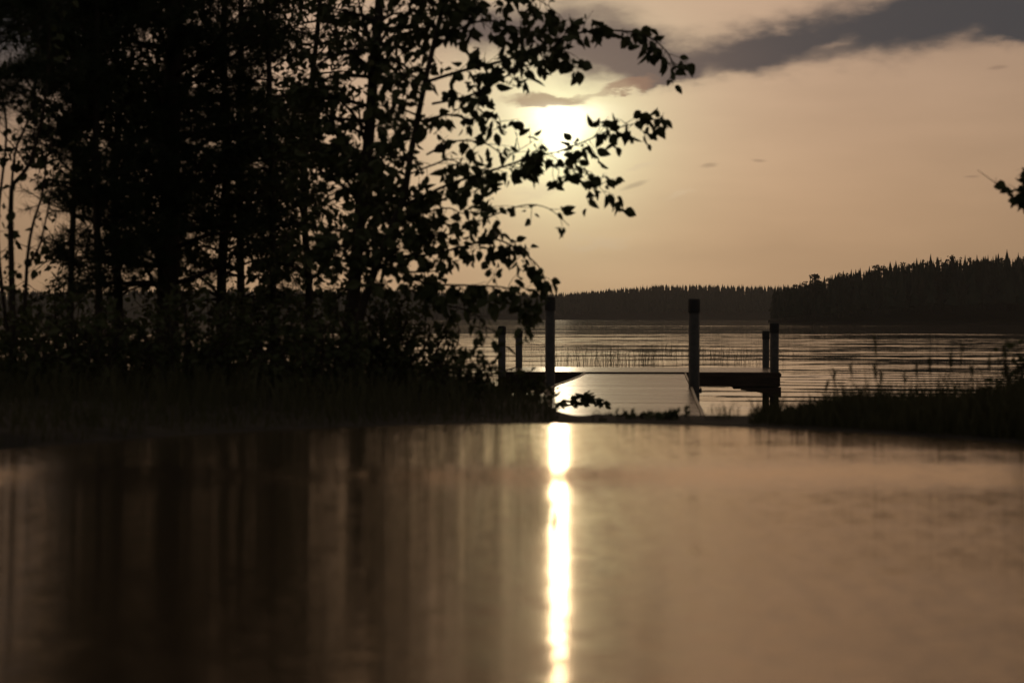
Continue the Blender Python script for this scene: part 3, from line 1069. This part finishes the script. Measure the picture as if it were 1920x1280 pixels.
weed('low leafy weed at the foot of the gangway right of the sun streak', 1182, 6.9, 16, 6, seed=2)
weed('small weed sprig left of the gangway middle', 1206, 6.9, 14, 5, seed=3, spread=0.03)
weed('leafy weed patch in front of the gangway middle', 1240, 6.85, 22, 9, seed=4)
weed('leafy weed below the right gangway post', 1276, 6.85, 24, 9, seed=5)
weed('tuft of thin curved grass blades right of the gangway end', 1350, 6.9, 42, 22, 'grass', seed=6)
weed('taller grass tuft between gangway and right bank grass', 1385, 7.0, 48, 22, 'grass', seed=7, spread=0.07)
# arching weed before the gangway
random.seed(230)
t = Plant()
b = at(1112, 790, 6.9); b.z = ground_z(b.x, b.y) - 0.005
p1 = spline([b, at(1112, 776, 6.9), at(1118, 769, 6.9), at(1126, 776, 6.9), at(1132, 788, 6.9)], 4)
t.stem(p1, 0.0022, 0.0014, 4)
p2 = spline([b + Vector((0.02, 0, 0)), at(1128, 780, 6.9), at(1143, 772, 6.9)], 4)
t.stem(p2, 0.002, 0.0012, 4)
for q in ((1143, 773), (1138, 776), (1122, 784), (1130, 786), (1115, 783), (1134, 775)):
    t.leaf(at(q[0], q[1], 6.9), Vector((random.uniform(-1, 1), 0, -0.2)), 0.02, 0.9)
t.build('weed', b, 'arching weed with a looped stem before the gangway', 'weed', M_LEAF, 'weeds along the far rim of the pool', 'stem', 'foliage')
# fallen leafy branch lying on the gangway
random.seed(240)
t = Plant()
DG = 11.4
zg = at(1090, 757, DG)
p1 = spline([at(1030, 770, DG), at(1060, 755, DG), at(1085, 744, DG), at(1098, 741, DG), at(1104, 752, DG)], 4)
p2 = spline([at(1040, 768, DG), at(1085, 756, DG), at(1120, 753, DG), at(1134, 757, DG)], 4)
t.stem(p1, 0.004, 0.002, 4); t.stem(p2, 0.004, 0.002, 4)
for pp in (p1, p2):
    for q in pp[3:]:
        for m in range(3):
            t.leaf(q + rdir() * 0.015, Vector((random.uniform(-1, 1), random.uniform(-.5, .5), random.uniform(-0.4, 0.1))), 0.05, 0.7)
t.build('shrub_branch', at(1030, 770, DG), 'leafy branch bending over the left side of the gangway in the sun glare', 'branch', M_LEAF, None, 'stem', 'foliage')


# ------------------------------------------------------------------ air over the lake
m = bpy.data.materials.new('haze'); m.use_nodes = True
mt = m.node_tree
mt.nodes.remove(mt.nodes['Principled BSDF'])
pvn = mt.nodes.new('ShaderNodeVolumePrincipled')
pvn.inputs['Color'].default_value = (0.92, 0.90, 0.88, 1)
pvn.inputs['Density'].default_value = 1.5e-4
pvn.inputs['Anisotropy'].default_value = 0.4
mt.links.new(pvn.outputs[0], mt.nodes['Material Output'].inputs['Volume'])
v, f = [], []
box(v, f, -2600, 2600, -450, 2300, -3.5, 70)
tag(link('haze', v, f, m), 'thin warm evening haze over the lake', 'haze', kind='stuff')
